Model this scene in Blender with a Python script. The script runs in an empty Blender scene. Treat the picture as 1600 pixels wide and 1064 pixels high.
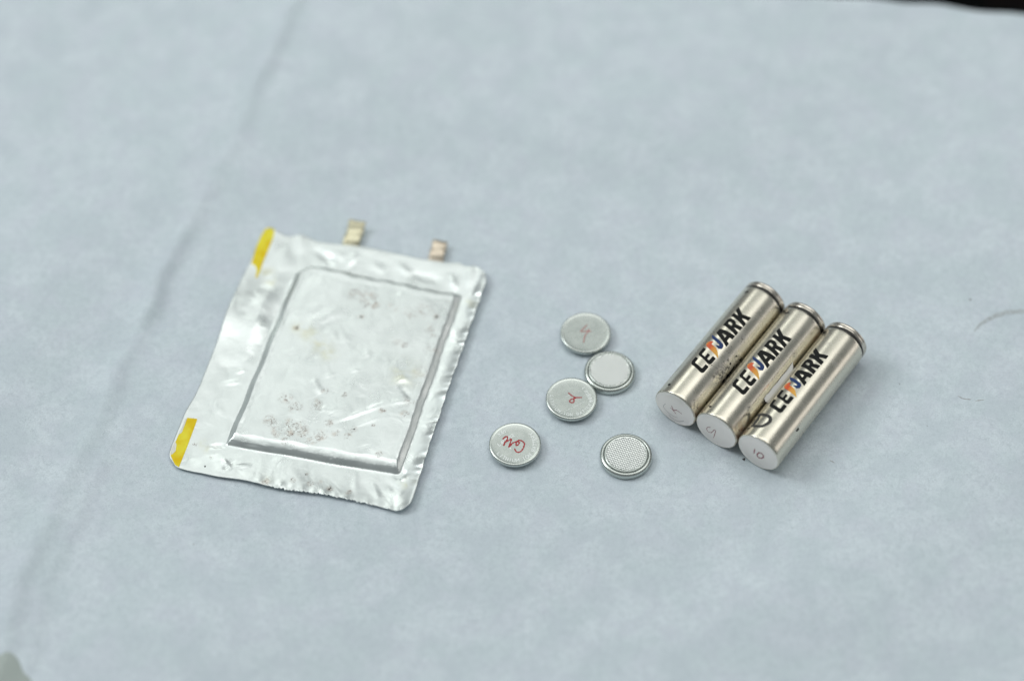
import bpy, bmesh, math, random
import numpy as np
from mathutils import Vector, noise as mnoise

random.seed(7)
rng = np.random.default_rng(11)
scene = bpy.context.scene
COL = scene.collection
MM = 0.001                       # all shapes below are written in millimetres
R = math.radians

# ------------------------------------------------------------------ camera
ELEV, DIST, ROLL = 53.264, 1008.3, -1.179
cam_d = bpy.data.cameras.new("camera")
cam = bpy.data.objects.new("camera", cam_d)
COL.objects.link(cam)
cam_d.sensor_width = 36.0
cam_d.lens = 90.0
cam_d.clip_start, cam_d.clip_end = 0.05, 20.0
e = R(ELEV)
cam.location = (0, -DIST * MM * math.cos(e), DIST * MM * math.sin(e))
fw = (-Vector(cam.location)).normalized()
rt = Vector((1, 0, 0)); up = rt.cross(fw)
cr, sr = math.cos(R(ROLL)), math.sin(R(ROLL))
rt2, up2 = cr * rt + sr * up, -sr * rt + cr * up
from mathutils import Matrix
cam.rotation_euler = Matrix((rt2, up2, -fw)).transposed().to_euler()
scene.camera = cam
cam_d.dof.use_dof = True
cam_d.dof.aperture_fstop = 2.5
focus_pt = Vector((40 * MM, -47 * MM, 3 * MM))
cam_d.dof.focus_distance = (focus_pt - Vector(cam.location)).dot(fw)

# ------------------------------------------------------------------ light
world = bpy.data.worlds.new("World"); scene.world = world
world.use_nodes = True
bg = world.node_tree.nodes["Background"]
bg.inputs[0].default_value = (0.90, 0.98, 1.0, 1)
bg.inputs[1].default_value = 0.20

def area(name, loc, target, sx, sy, radiance, color):
    d = bpy.data.lights.new(name, 'AREA'); d.shape = 'RECTANGLE'
    d.size, d.size_y = sx, sy
    d.energy = radiance * math.pi * sx * sy
    d.color = color
    o = bpy.data.objects.new(name, d); COL.objects.link(o)
    o.location = loc
    o.rotation_euler = (Vector(loc) - Vector(target)).to_track_quat('Z', 'Y').to_euler()
    return o

area("ceiling_light", (-0.2, 0.85, 1.90), (-0.2, 0.85, 0), 3.2, 2.6, 0.41, (0.95, 1.0, 0.97))
area("overhead_lamp", (0.36, 0.37, 1.75), (0.36, 0.37, 0), 1.9, 0.95, 1.25, (1.0, 0.985, 0.96))
area("left_lamp", (-2.9, 0.9, 2.9), (0, 0, 0), 1.6, 1.6, 6.2, (0.96, 1.0, 1.0))
area("right_wall_fill", (1.8, 0.25, 0.34), (0, 0, 0.05), 1.3, 0.55, 1.0, (1.0, 0.95, 0.92))  # fill lamp added low on the right, standing in for a bright room wall
area("window_light", (-0.58, 1.92, 1.62), (0, 0, 0), 0.8, 0.66, 1.9, (0.97, 1.0, 0.95))

scene.view_settings.view_transform = 'Standard'
scene.view_settings.look = 'None'
scene.view_settings.exposure = 0.12
scene.view_settings.gamma = 1.0
scene.cycles.use_denoising = True

# ------------------------------------------------------------------ helpers
def link(name, me, mat=None, parent=None):
    o = bpy.data.objects.new(name, me); COL.objects.link(o)
    if mat is not None:
        me.materials.append(mat)
    if parent is not None:
        o.parent = parent
    return o

def mesh(name, verts, faces, mat=None, parent=None, smooth=True):
    me = bpy.data.meshes.new(name)
    me.from_pydata([tuple(float(c) * MM for c in v) for v in verts], [], faces)
    if smooth:
        me.polygons.foreach_set("use_smooth", [True] * len(me.polygons))
    me.update()
    return link(name, me, mat, parent)

def thing(name, loc, rz, label, cat, group=None):
    o = bpy.data.objects.new(name, None); COL.objects.link(o)
    o.empty_display_size = 0.01
    o.location = Vector(loc) * MM; o.rotation_euler = (0, 0, rz)
    tag(o, label, cat, group)
    return o

def tag(o, label, cat, group=None):
    o["label"] = label; o["category"] = cat
    if group: o["group"] = group

def attr(o, name, values):
    a = o.data.attributes.new(name, 'FLOAT', 'POINT')
    a.data.foreach_set("value", np.asarray(values, dtype=np.float32))

def sstep(x, a, b):
    t = np.clip((np.asarray(x, float) - a) / (b - a), 0, 1)
    return t * t * (3 - 2 * t)

def fbm(x, y, scale, octaves=3, seed=0.0):
    out = np.empty(np.shape(x)); fx, fy, fo = np.ravel(x), np.ravel(y), out.ravel()
    for i in range(fx.size):
        fo[i] = mnoise.fractal(Vector((fx[i] / scale + seed, fy[i] / scale - seed, seed)), 1.0, 2.0, octaves)
    return out

def seg_dist(x, y, a, b):
    ax, ay = a; bx, by = b
    dx, dy = bx - ax, by - ay
    t = np.clip(((x - ax) * dx + (y - ay) * dy) / (dx * dx + dy * dy + 1e-12), 0, 1)
    return np.hypot(x - ax - t * dx, y - ay - t * dy), t

def poly_sdf(x, y, polys):
    """signed distance to even-odd polygons, negative inside"""
    d = np.full(np.shape(x), 1e9); inside = np.zeros(np.shape(x), bool)
    for p in polys:
        n = len(p)
        for i in range(n):
            a, b = p[i], p[(i + 1) % n]
            d = np.minimum(d, seg_dist(x, y, a, b)[0])
            if a[1] != b[1]:
                c = ((a[1] > y) != (b[1] > y)) & (x < (b[0] - a[0]) * (y - a[1]) / (b[1] - a[1]) + a[0])
                inside ^= c
    return np.where(inside, -d, d)

def curve_pts(p, n=6):
    """Catmull-Rom through p"""
    p = [np.array(q, float) for q in p]
    q = [2 * p[0] - p[1]] + p + [2 * p[-1] - p[-2]]
    out = []
    for i in range(1, len(q) - 2):
        for k in range(n):
            t = k / n
            out.append(0.5 * (2 * q[i] + (q[i + 1] - q[i - 1]) * t + (2 * q[i - 1] - 5 * q[i] + 4 * q[i + 1] - q[i + 2]) * t * t
                              + (3 * q[i] - q[i - 1] - 3 * q[i + 1] + q[i + 2]) * t ** 3))
    out.append(p[-1])
    return out

def line_sdf(x, y, lines, w, wobble=0.0):
    d = np.full(np.shape(x), 1e9)
    for l in lines:
        for i in range(len(l) - 1):
            ww = w * (1 + wobble * math.sin(i * 1.7 + l[0][0] * 5))
            d = np.minimum(d, seg_dist(x, y, l[i], l[i + 1])[0] - ww / 2)
    return d

def decal(name, sdf, box, res, place, mat, parent):
    """a printed or written mark: the region sdf < 0 meshed by marching squares and laid on a surface by place(u, v)"""
    u0, v0, u1, v1 = box
    nu, nv = max(2, int((u1 - u0) / res) + 2), max(2, int((v1 - v0) / res) + 2)
    us, vs = np.linspace(u0, u1, nu), np.linspace(v0, v1, nv)
    X, Y = np.meshgrid(us, vs, indexing='ij')
    D = sdf(X, Y)
    verts, faces, vid, eid = [], [], {}, {}
    def gv(i, j):
        k = (i, j)
        if k not in vid:
            vid[k] = len(verts); verts.append(place(us[i], vs[j]))
        return vid[k]
    def ev(a, b):
        k = (a, b) if a < b else (b, a)
        if k not in eid:
            da, db = D[a], D[b]; t = da / (da - db)
            eid[k] = len(verts)
            verts.append(place(us[a[0]] + t * (us[b[0]] - us[a[0]]), vs[a[1]] + t * (vs[b[1]] - vs[a[1]])))
        return eid[k]
    neg = D < 0
    anyc = neg[:-1, :-1] | neg[1:, :-1] | neg[:-1, 1:] | neg[1:, 1:]
    for i, j in zip(*np.nonzero(anyc)):
        cs = [(i, j), (i + 1, j), (i + 1, j + 1), (i, j + 1)]
        f = []
        for k in range(4):
            a, b = cs[k], cs[(k + 1) % 4]
            if neg[a]: f.append(gv(*a))
            if neg[a] != neg[b]: f.append(ev(a, b))
        if len(f) >= 3: faces.append(f)
    if not faces:
        return None
    return mesh(name, verts, faces, mat, parent, smooth=True)

def lathe(name, prof, seg, axis, mat, parent, centre=(0, 0, 0), close=True):
    """revolve (r, h) points round the z axis ('Z') or the x axis ('X')"""
    verts, faces = [], []
    for r, h in prof:
        for k in range(seg):
            t = 2 * math.pi * k / seg
            a, b = r * math.cos(t), r * math.sin(t)
            p = (a, b, h) if axis == 'Z' else (h, a, b)
            verts.append((p[0] + centre[0], p[1] + centre[1], p[2] + centre[2]))
    n = len(prof)
    for i in range(n - 1):
        for k in range(seg):
            k2 = (k + 1) % seg
            f = (i * seg + k, i * seg + k2, (i + 1) * seg + k2, (i + 1) * seg + k)
            faces.append(f)
    if close:
        faces.append(tuple(range(seg))[::-1]); faces.append(tuple((n - 1) * seg + k for k in range(seg)))
    o = mesh(name, verts, faces, mat, parent)
    bm = bmesh.new(); bm.from_mesh(o.data); bmesh.ops.recalc_face_normals(bm, faces=bm.faces); bm.to_mesh(o.data); bm.free()
    return o

# ---- materials
class NT:
    def __init__(self, name):
        self.m = bpy.data.materials.new(name); self.m.use_nodes = True
        self.t = self.m.node_tree; self.b = self.t.nodes["Principled BSDF"]
        self.co = None
    def n(self, typ, **kw):
        nd = self.t.nodes.new(typ)
        for k, v in kw.items():
            if hasattr(nd, k): setattr(nd, k, v)
        return nd
    def l(self, a, b): self.t.links.new(a, b)
    def val(self, sock, v):
        if hasattr(v, 'links') or hasattr(v, 'is_output'): self.l(v, sock)
        else: sock.default_value = v
    def coord(self):
        if self.co is None:
            tc = self.n('ShaderNodeTexCoord'); s = self.n('ShaderNodeVectorMath', operation='SCALE')
            self.l(tc.outputs['Object'], s.inputs[0]); s.inputs['Scale'].default_value = 1000.0
            self.co = s.outputs[0]
        return self.co
    def noise(self, scale_mm, detail=3, rough=0.5, vec=None, dist=0.0, stretch=None):
        nd = self.n('ShaderNodeTexNoise')
        v = vec or self.coord()
        if stretch:
            mp = self.n('ShaderNodeMapping'); self.l(v, mp.inputs[0])
            mp.inputs['Scale'].default_value = stretch[0]; mp.inputs['Rotation'].default_value = stretch[1]
            v = mp.outputs[0]
        self.l(v, nd.inputs['Vector'])
        nd.inputs['Scale'].default_value = 1.0 / scale_mm
        nd.inputs['Detail'].default_value = detail; nd.inputs['Roughness'].default_value = rough
        nd.inputs['Distortion'].default_value = dist
        return nd.outputs[0]
    def ramp(self, fac, a, b, ca=0.0, cb=1.0):
        nd = self.n('ShaderNodeMapRange', interpolation_type='SMOOTHSTEP')
        self.l(fac, nd.inputs[0])
        for i, v in enumerate((a, b, ca, cb)): nd.inputs[i + 1].default_value = v
        return nd.outputs[0]
    def math(self, op, a, b):
        nd = self.n('ShaderNodeMath', operation=op)
        self.val(nd.inputs[0], a); self.val(nd.inputs[1], b)
        return nd.outputs[0]
    def mix(self, fac, a, b, blend='MIX'):
        nd = self.n('ShaderNodeMix', data_type='RGBA', blend_type=blend)
        self.val(nd.inputs[0], fac)
        for s, v in ((nd.inputs[6], a), (nd.inputs[7], b)):
            if isinstance(v, (tuple, list)): s.default_value = (*v[:3], 1)
            else: self.l(v, s)
        return nd.outputs[2]
    def attr(self, name):
        nd = self.n('ShaderNodeAttribute'); nd.attribute_name = name
        return nd.outputs['Fac']
    def bump(self, height, strength, dist_mm, prev=None):
        nd = self.n('ShaderNodeBump'); self.l(height, nd.inputs['Height'])
        nd.inputs['Strength'].default_value = strength; nd.inputs['Distance'].default_value = dist_mm * MM
        if prev is not None: self.l(prev, nd.inputs['Normal'])
        self.l(nd.outputs[0], self.b.inputs['Normal'])
        return nd.outputs[0]
    def set(self, **kw):
        for k, v in kw.items():
            s = self.b.inputs[k.replace('_', ' ')]
            if isinstance(v, (tuple, list)): s.default_value = (*v[:3], 1)
            else: self.val(s, v)
        return self

def simple(name, col, rough, metal=0.0, spec=0.5):
    m = NT(name); m.set(Base_Color=col, Roughness=rough, Metallic=metal); m.b.inputs['Specular IOR Level'].default_value = spec
    return m.m

# white wipe paper: cloudy fibres, faint cool and warm blotches, fine fuzz
p = NT("wipe_paper")
clouds = p.noise(2.6, 5, 0.68, dist=0.4)
fine = p.noise(0.8, 4, 0.7, dist=2.5)
blot = p.noise(17.0, 3, 0.5)
hue = p.noise(11.0, 2, 0.5)
c0 = p.mix(p.ramp(clouds, 0.30, 0.70), (0.530, 0.602, 0.650), (0.675, 0.748, 0.795))
c1 = p.mix(p.ramp(fine, 0.42, 0.60, 0.0, 0.8), c0, (0.80, 0.875, 0.93))
c2 = p.mix(p.ramp(hue, 0.38, 0.64, 0.0, 0.35), c1, (0.600, 0.640, 0.720))
c3 = p.mix(p.ramp(blot, 0.38, 0.62, 0.0, 0.28), c2, (0.520, 0.625, 0.650))
p.set(Base_Color=c3, Roughness=0.9); p.b.inputs['Specular IOR Level'].default_value = 0.15
bp = p.bump(clouds, 0.35, 0.35)
p.bump(p.noise(0.55, 3, 0.65), 0.45, 0.12, bp)
PAPER = p.m

p = NT("black_table")
p.set(Base_Color=p.mix(p.ramp(p.noise(40, 3), 0.4, 0.6), (0.003, 0.004, 0.004), (0.008, 0.006, 0.006)), Roughness=0.6)
p.b.inputs['Specular IOR Level'].default_value = 0.0
TABLE = p.m

p = NT("grey_green_sheet")
p.set(Base_Color=p.mix(p.noise(8, 3), (0.40, 0.455, 0.43), (0.47, 0.525, 0.495)), Roughness=0.7)
SHEET = p.m

# aluminium laminate foil: crinkled silver with brown specks and faint green stains
p = NT("laminate_foil")
dirt, green = p.attr("dirt"), p.attr("green")
spk = p.noise(0.65, 5, 0.8, dist=1.6)
patch = p.noise(2.1, 3, 0.6, dist=0.8)
spots = p.math('MULTIPLY', p.ramp(spk, 0.50, 0.58), p.ramp(p.math('MULTIPLY', dirt, p.ramp(patch, 0.38, 0.58)), 0.12, 0.6))
haze_ = p.math('MULTIPLY', p.ramp(p.noise(3.0, 3), 0.42, 0.75), p.ramp(dirt, 0.1, 0.9, 0.0, 0.50))
fc = p.mix(p.noise(14, 3), (0.72, 0.77, 0.755), (0.80, 0.84, 0.83))
fc = p.mix(p.math('MULTIPLY', p.ramp(p.noise(5, 3), 0.35, 0.7), p.math('MULTIPLY', green, 0.6)), fc, (0.62, 0.60, 0.38))
fc = p.mix(haze_, fc, (0.48, 0.36, 0.28))
fc = p.mix(p.math('MULTIPLY', spots, 0.92), fc, (0.15, 0.08, 0.055))
p.set(Base_Color=fc, Metallic=p.ramp(spots, 0, 1, 0.85, 0.1), Roughness=p.ramp(p.noise(9, 3), 0.3, 0.7, 0.27, 0.40))
b1 = p.bump(p.noise(7.0, 3, 0.5, dist=1.2), 0.25, 0.6)
p.bump(p.noise(1.6, 2, 0.5), 0.12, 0.06, b1)
FOIL = p.m

p = NT("yellow_tape")
p.set(Base_Color=p.mix(p.ramp(p.noise(9, 3), 0.35, 0.65), (0.84, 0.58, 0.003), (0.92, 0.82, 0.06)), Roughness=0.38)
p.b.inputs['Specular IOR Level'].default_value = 0.2
p.bump(p.noise(2.5, 3), 0.4, 0.3)
TAPE = p.m
p = NT("clear_tape_end")
p.set(Base_Color=p.mix(p.noise(1.2, 3), (0.70, 0.70, 0.62), (0.88, 0.88, 0.84)), Roughness=0.25)
p.bump(p.noise(1.0, 3), 0.6, 0.3)
CLEAR = p.m

def plate(name, col_a, col_b, rough=0.3, scale=2.5):
    q = NT(name)
    q.set(Base_Color=q.mix(q.noise(scale, 3), col_a, col_b), Metallic=0.85, Roughness=rough)
    q.bump(q.noise(1.4, 3), 0.4, 0.25)
    return q.m
TAB_GOLD = plate("nickel_tab", (0.62, 0.58, 0.40), (0.82, 0.78, 0.58), 0.42)
TAB_COPPER = plate("copper_tab", (0.64, 0.54, 0.42), (0.78, 0.70, 0.58), 0.45)

# coin steel
p = NT("coin_steel")
p.set(Base_Color=p.mix(p.noise(5, 3), (0.53, 0.57, 0.54), (0.61, 0.645, 0.615)), Metallic=1.0,
      Roughness=p.ramp(p.noise(3, 4, 0.6), 0.3, 0.7, 0.24, 0.30))
p.bump(p.noise(0.8, 3, 0.6), 0.02, 0.03)
COIN = p.m
p = NT("coin_steel_knurled")
p.set(Base_Color=(0.70, 0.73, 0.71), Metallic=1.0, Roughness=0.13)
KNURL = p.m
GASKET = simple("dark_gasket", (0.10, 0.115, 0.11), 0.5)
ETCH = simple("etched_steel", (0.93, 0.97, 0.95), 0.7, 0.0)
RED = simple("red_marker_ink", (0.42, 0.018, 0.025), 0.45)
RED2 = simple("faded_red_ink", (0.36, 0.12, 0.13), 0.5)
RED3 = simple("thin_red_ink", (0.47, 0.16, 0.15), 0.5)

# nickel plated steel of the cylindrical cells
def nickel(name):
    q = NT(name)
    wear, rust = q.attr("wear"), q.attr("rust")
    base = q.mix(q.noise(12, 3), (0.66, 0.625, 0.53), (0.72, 0.685, 0.59))
    spots = q.math('MULTIPLY', q.ramp(q.math('ADD', q.noise(1.1, 4, 0.7, dist=0.8), q.math('MULTIPLY', wear, 0.20)), 0.64, 0.76), q.ramp(wear, 0.15, 0.6, 0.0, 0.8))
    smear = q.math('MULTIPLY', q.ramp(q.noise(4, 3), 0.36, 0.6), q.math('MULTIPLY', wear, 0.75))
    base = q.mix(smear, base, (0.47, 0.46, 0.45))
    base = q.mix(q.math('MULTIPLY', q.ramp(q.noise(2.2, 4, 0.65), 0.36, 0.62), rust), base, (0.33, 0.13, 0.045))
    base = q.mix(spots, base, (0.05, 0.045, 0.04))
    q.set(Base_Color=base, Metallic=q.ramp(spots, 0, 1, 1.0, 0.2))
    r0 = q.ramp(q.noise(6, 4, 0.6), 0.3, 0.7, 0.24, 0.30)
    q.set(Roughness=q.math('ADD', r0, q.math('MULTIPLY', q.math('ADD', smear, rust), 0.3)))
    q.bump(q.noise(2.2, 3, 0.5, stretch=((0.12, 1, 1), (0, 0, 0))), 0.05, 0.05)
    return q.m
NICKEL = nickel("nickel_steel")
p = NT("nickel_rim")
p.set(Base_Color=p.mix(p.ramp(p.noise(2.6, 3, 0.6), 0.52, 0.75, 0.0, 0.8), (0.66, 0.61, 0.54), (0.30, 0.26, 0.21)), Metallic=1.0, Roughness=0.24)
RIM = p.m
p = NT("cell_end_steel")
p.set(Base_Color=p.mix(p.noise(4, 3), (0.92, 0.855, 0.81), (0.97, 0.905, 0.86)), Metallic=0.9, Roughness=0.45)
p.bump(p.noise(0.5, 3), 0.1, 0.04)
ENDM = p.m
INK = simple("black_print", (0.014, 0.015, 0.015), 0.6, 0.0, 0.15)
MARKER = simple("black_marker", (0.03, 0.03, 0.03), 0.5)
SEAL = simple("black_seal", (0.012, 0.012, 0.011), 0.35)
p = NT("orange_print")
tc = p.coord(); sp = p.n('ShaderNodeSeparateXYZ'); p.l(tc, sp.inputs[0])
yy = p.math('ADD', sp.outputs[1], p.math('MULTIPLY', sp.outputs[0], 0.0))
PRINT_OFF = p.n('ShaderNodeAttribute'); PRINT_OFF.attribute_name = "tone"
rp = p.n('ShaderNodeValToRGB'); p.l(PRINT_OFF.outputs['Fac'], rp.inputs[0])
el = rp.color_ramp.elements
el[0].position, el[0].color = 0.0, (0.86, 0.52, 0.10, 1)
el[1].position, el[1].color = 1.0, (0.62, 0.30, 0.07, 1)
for pos, c in ((0.42, (0.80, 0.36, 0.05, 1)), (0.70, (0.66, 0.085, 0.03, 1)), (0.86, (0.70, 0.13, 0.04, 1))):
    q_ = el.new(pos); q_.color = c
p.set(Base_Color=rp.outputs[0], Roughness=0.4)
ORANGE = p.m
BLUE = simple("blue_print", (0.028, 0.055, 0.160), 0.6, 0.0, 0.2)
SCRAP = simple("white_label_paper", (0.90, 0.90, 0.91), 0.8)

# ------------------------------------------------------------------ table and paper sheet
bm = bmesh.new()
bmesh.ops.create_cube(bm, size=1.0)
for v in bm.verts:
    v.co = Vector((v.co.x * 1600 * MM, v.co.y * 1100 * MM + 0.1, v.co.z * 30 * MM - 15.8 * MM))
bmesh.ops.bevel(bm, geom=list(bm.edges), offset=0.003, segments=2, affect='EDGES')
me = bpy.data.meshes.new("table"); bm.to_mesh(me); bm.free()
o = link("table", me, TABLE); o["kind"] = "structure"

CREASE = [(-70, 260), (-84.2, 203.9), (-88.0, 188.3), (-96.9, 165.6), (-106.6, 132.4), (-114.7, 103.8), (-122.8, 79.6), (-129.9, 66.1), (-136.5, 46.2),
          (-142.8, 23.4), (-148.0, 7.6), (-152.2, -4.9), (-157.0, -23.3), (-163.0, -41.2), (-168.9, -58.8), (-175.5, -78.9), (-180.9, -98.4),
          (-184.9, -117.6), (-188.8, -147.8), (-197, -200), (-205, -260)]

def far_edge(x):
    return 178.6 - (x - 145) * 0.125 + 0.7 * np.sin(x * 0.21) * sstep(x, 120, 200) - 1.6 * sstep(x, 196, 216) + 0.8 * np.sin(x * 0.05)

def paper_height(X, Y):
    """folds and the faint waviness of the sheet; flat where the cells lie"""
    cx = np.interp(-Y, [-c[1] for c in CREASE], [c[0] for c in CREASE])
    cx = cx + 0.8 * np.sin(Y * 0.13) + 0.5 * np.sin(Y * 0.31 + 1)
    d = (X - cx) * 0.95                                   # + to the right of the fold
    amp = (0.85 + 0.35 * np.sin(Y * 0.045 + 0.6)) * (1 - 0.35 * sstep(Y, 20, 90))
    amp = amp * (1 - 0.65 * np.exp(-((Y - 2) / 12.0) ** 2))
    w_r = 3.6 + 3.4 * sstep(-Y, 10, 70)
    ridge = np.where(d < 0, np.exp(-(np.abs(d) / 6.5) ** 1.15), np.exp(-(np.abs(d) / w_r) ** 1.8))
    h = 3.2 * amp * ridge
    # second, softer line on the right of the flattened fold, and a side wrinkle
    h += 0.8 * np.exp(-((d - 10.5) / 2.6) ** 2) * sstep(-Y, 15, 60)
    sd, t = seg_dist(X, Y, (-146, 3), (-128, -2))
    h += 0.75 * np.exp(-(sd / 3.6) ** 2) * (1 - 0.5 * t)
    sd, t = seg_dist(X, Y, (-141, 22), (-123, 8))
    h -= 0.5 * np.exp(-(sd / 4.0) ** 2)
    # broad slow waves away from the objects
    flat = 1 - np.exp(-(np.maximum(0, np.hypot((X + 5) / 150.0, (Y + 15) / 95.0) - 1) / 0.25) ** 2)
    h += flat * 1.7 * (0.9 * np.sin(X * 0.021 + Y * 0.017) + 0.7 * np.sin(X * 0.034 - Y * 0.026 + 2) + 1.65)
    for (a, b, amp_, wd) in (((40, 150), (150, 60), 0.5, 9), ((170, 120), (235, 20), 0.6, 10), ((60, -110), (150, -140), 0.5, 8),
                             ((150, -72), (215, -60), 0.35, 6), ((-20, 150), (40, 95), 0.4, 9), ((-215, 120), (-150, 180), 0.6, 9), ((-210, -40), (-175, 20), 0.4, 7)):
        sd, t = seg_dist(X, Y, a, b)
        h += amp_ * np.exp(-(sd / wd) ** 2) * np.sin(math.pi * np.clip(t, 0.02, 0.98))
    sd, t = seg_dist(X, Y, (184, -70), (189, -74))
    h += 0.5 * np.exp(-(sd / 1.6) ** 2)
    return h

NX, NY = 330, 250
xs = np.linspace(-330, 330, NX); ts = np.linspace(0, 1, NY)
X = np.repeat(xs[:, None], NY, 1); FE = far_edge(X)
Y = -260 + (FE + 260) * ts[None, :]
Zp = paper_height(X, Y)
Zp += 1.2 * sstep(Y, FE - 25, FE) * sstep(X, 60, 220) * 0.8
V = np.stack([X, Y, Zp], -1).reshape(-1, 3)
idx = np.arange(NX * NY).reshape(NX, NY)
F = np.stack([idx[:-1, :-1], idx[1:, :-1], idx[1:, 1:], idx[:-1, 1:]], -1).reshape(-1, 4)
ring = np.concatenate([idx[:, 0], idx[-1, 1:], idx[-2::-1, -1], idx[0, -2:0:-1]])
low = V[ring].copy(); low[:, 2] -= 0.12
base_n = len(V)
V2 = np.concatenate([V, low])
nr = len(ring)
SK = np.stack([ring, base_n + np.arange(nr), base_n + (np.arange(nr) + 1) % nr, np.roll(ring, -1)], -1)
paper = mesh("paper_sheet", V2.tolist(), np.concatenate([F, SK]).tolist(), PAPER)
tag(paper, "large pale blue-grey wipe paper sheet with a long crease, spread under all the cells", "paper sheet")

def on_paper(dz):
    def f(u, v):
        return (u, v, float(paper_height(np.array(u), np.array(v))) + dz)
    return f
STAIN = NT("brown_smudge")
STAIN.set(Base_Color=STAIN.mix(STAIN.ramp(STAIN.noise(1.0, 4, 0.7), 0.35, 0.62), (0.42, 0.44, 0.45), (0.57, 0.64, 0.67)), Roughness=0.9)
arc = curve_pts([(181.8, -1.5), (184.2, 1.4), (188.4, 4.3), (192.3, 6.1), (196.4, 7.3), (203.2, 7.4), (212, 6.0)])
def arc_sdf(x, y):
    d = np.full(np.shape(x), 1e9)
    for i in range(len(arc) - 1):
        w = 0.25 + 0.85 * min(1, i / 14)
        d = np.minimum(d, seg_dist(x, y, arc[i], arc[i + 1])[0] - w)
    return d + 0.22 * np.sin(x * 3.1) * np.sin(y * 4.3 + 1)
decal("stain", arc_sdf, (180, -3.5, 213, 9.5), 0.3, on_paper(0.05), STAIN.m, paper)
SPECK = simple("dark_speck", (0.05, 0.045, 0.045), 0.8)
FIBRE = simple("brown_fibre", (0.36, 0.35, 0.35), 0.8)
for (x, y, r_) in ((182.0, 14.0, 0.38), (158.2, -45.7, 0.22), (87.2, -58.6, 0.5), (172.6, -33.2, 0.2), (121, 38, 0.18), (-120, -92, 0.2), (150, -25, 0.18)):
    decal("speck", lambda a, b, x=x, y=y, r_=r_: np.hypot(a - x, (b - y) * (1.2 + 0.5 * math.sin(x))) - r_ * (1 + 0.3 * np.sin(3 * np.arctan2(b - y, a - x) + x)),
          (x - 1, y - 1, x + 1, y + 1), 0.12, on_paper(0.06), SPECK, paper)
for l in ([(171.6, -32.4), (173.6, -33.8), (176.2, -34.3)], [(178, -35), (181, -34.8)], [(120, -60), (121.4, -60.9)]):
    lc = curve_pts(l); xa = [q[0] for q in lc]; ya = [q[1] for q in lc]
    decal("fibre", lambda a, b, lc=lc: line_sdf(a, b, [lc], 0.28, 0.4), (min(xa) - 1, min(ya) - 1, max(xa) + 1, max(ya) + 1), 0.14, on_paper(0.06), FIBRE, paper)

# folded corner of another sheet at the lower left
def corner_sheet():
    n, m = 26, 40
    top, bot = [], []
    A = np.array((-183.3, -128.9))
    for i in range(n):
        for j in range(m):
            s = j / (m - 1); t = i / (n - 1) * 2 - 1        # s away from the tip, t across
            axis = A + np.array((-0.10, -1.0)) * s * 70
            half_l, half_r = 6 + 60 * s, 1.2 + 46 * s
            x = axis[0] + (t * half_r if t > 0 else t * half_l)
            y = axis[1] + (-0.0 * t + (-2.0 * abs(t)) * (1 - s) * 0.4) + (-6 * t * t * s if t < 0 else 0)
            z = 0.8 + (1 - abs(t) ** 1.1) * (5.5 * sstep(s, 0.0, 0.35) + 4 * s) + 0.7 * math.sin(s * 9 + t * 3)
            top.append((x, y, z + 1.2))
    V = top + [(x, y, z - 0.5) for x, y, z in top]
    N = n * m; F = []
    for i in range(n - 1):
        for j in range(m - 1):
            a = i * m + j
            F += [(a, a + 1, a + m + 1, a + m), (N + a, N + a + m, N + a + m + 1, N + a + 1)]
    rim = [j for j in range(m)] + [i * m + m - 1 for i in range(1, n)] + [(n - 1) * m + j for j in range(m - 2, -1, -1)] + [i * m for i in range(n - 2, 0, -1)]
    for a, b in zip(rim, rim[1:] + rim[:1]):
        F.append((a, N + a, N + b, b))
    return V, F
V, F = corner_sheet()
o = mesh("folded_sheet", V, F, SHEET)
tag(o, "folded grey-green sheet corner poking in beside the bottom end of the paper crease", "sheet")

# ------------------------------------------------------------------ pouch cell
PO, PYAW = (-131.1, -54.81, 0), R(-15.6226)
pouch = thing("pouch_cell", PO, PYAW, "flat silver foil pouch battery with yellow tape on two corners and brown specks", "pouch battery")
LEFT = [(0.9, 0.2), (-0.8, 1.9), (-1.7, 4.7), (-2.0, 10.8), (-2.0, 16.0), (-1.9, 24.4), (-0.8, 33.2), (-0.8, 47.1), (-0.8, 60.1), (-1.3, 71.7), (-1.3, 89.6), (-0.6, 100.7), (-0.6, 106.8), (-0.4, 114), (0.6, 117.4)]
TOP = [(0.6, 117.4), (2.4, 118.4), (4.4, 117.6), (6.3, 116.9), (9, 116.2), (11.4, 116.4), (14.8, 118.0), (18, 117.6), (23.1, 116.6), (34.2, 117.5), (43.3, 118.3), (54, 118.2), (63.7, 118.0), (76.8, 118.8), (81, 119.6), (84.0, 118.6), (88, 119.2), (91.0, 117.9)]
RIGHT = [(91.8, -0.2), (94.0, 2.6), (94.6, 5.5), (94.5, 14.0), (94.2, 22), (94.2, 30.5), (93.9, 39), (94.3, 47.4), (93.8, 56.8), (94.2, 67.9), (94.1, 76), (94.4, 84.0), (94.2, 93.8), (94.6, 103.8), (94.4, 111.5), (93.0, 116.0), (91.0, 117.9)]
BOTTOM = [(0.9, 0.2), (2.6, -1.4), (4.6, -2.2), (9.6, -2.4), (14, -2.3), (19.9, -2.4), (29.7, -1.6), (40.0, -1.9), (48.9, -1.6), (59.8, -0.4), (66.0, -0.2), (74.8, 0.0), (85.0, -0.4), (89.6, -0.8), (91.8, -0.2)]

def param(poly, n):
    p = np.array(poly, float); s = np.r_[0, np.cumsum(np.hypot(*np.diff(p, axis=0).T))]
    t = np.linspace(0, s[-1], n)
    return np.stack([np.interp(t, s, p[:, 0]), np.interp(t, s, p[:, 1])], -1)

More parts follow.
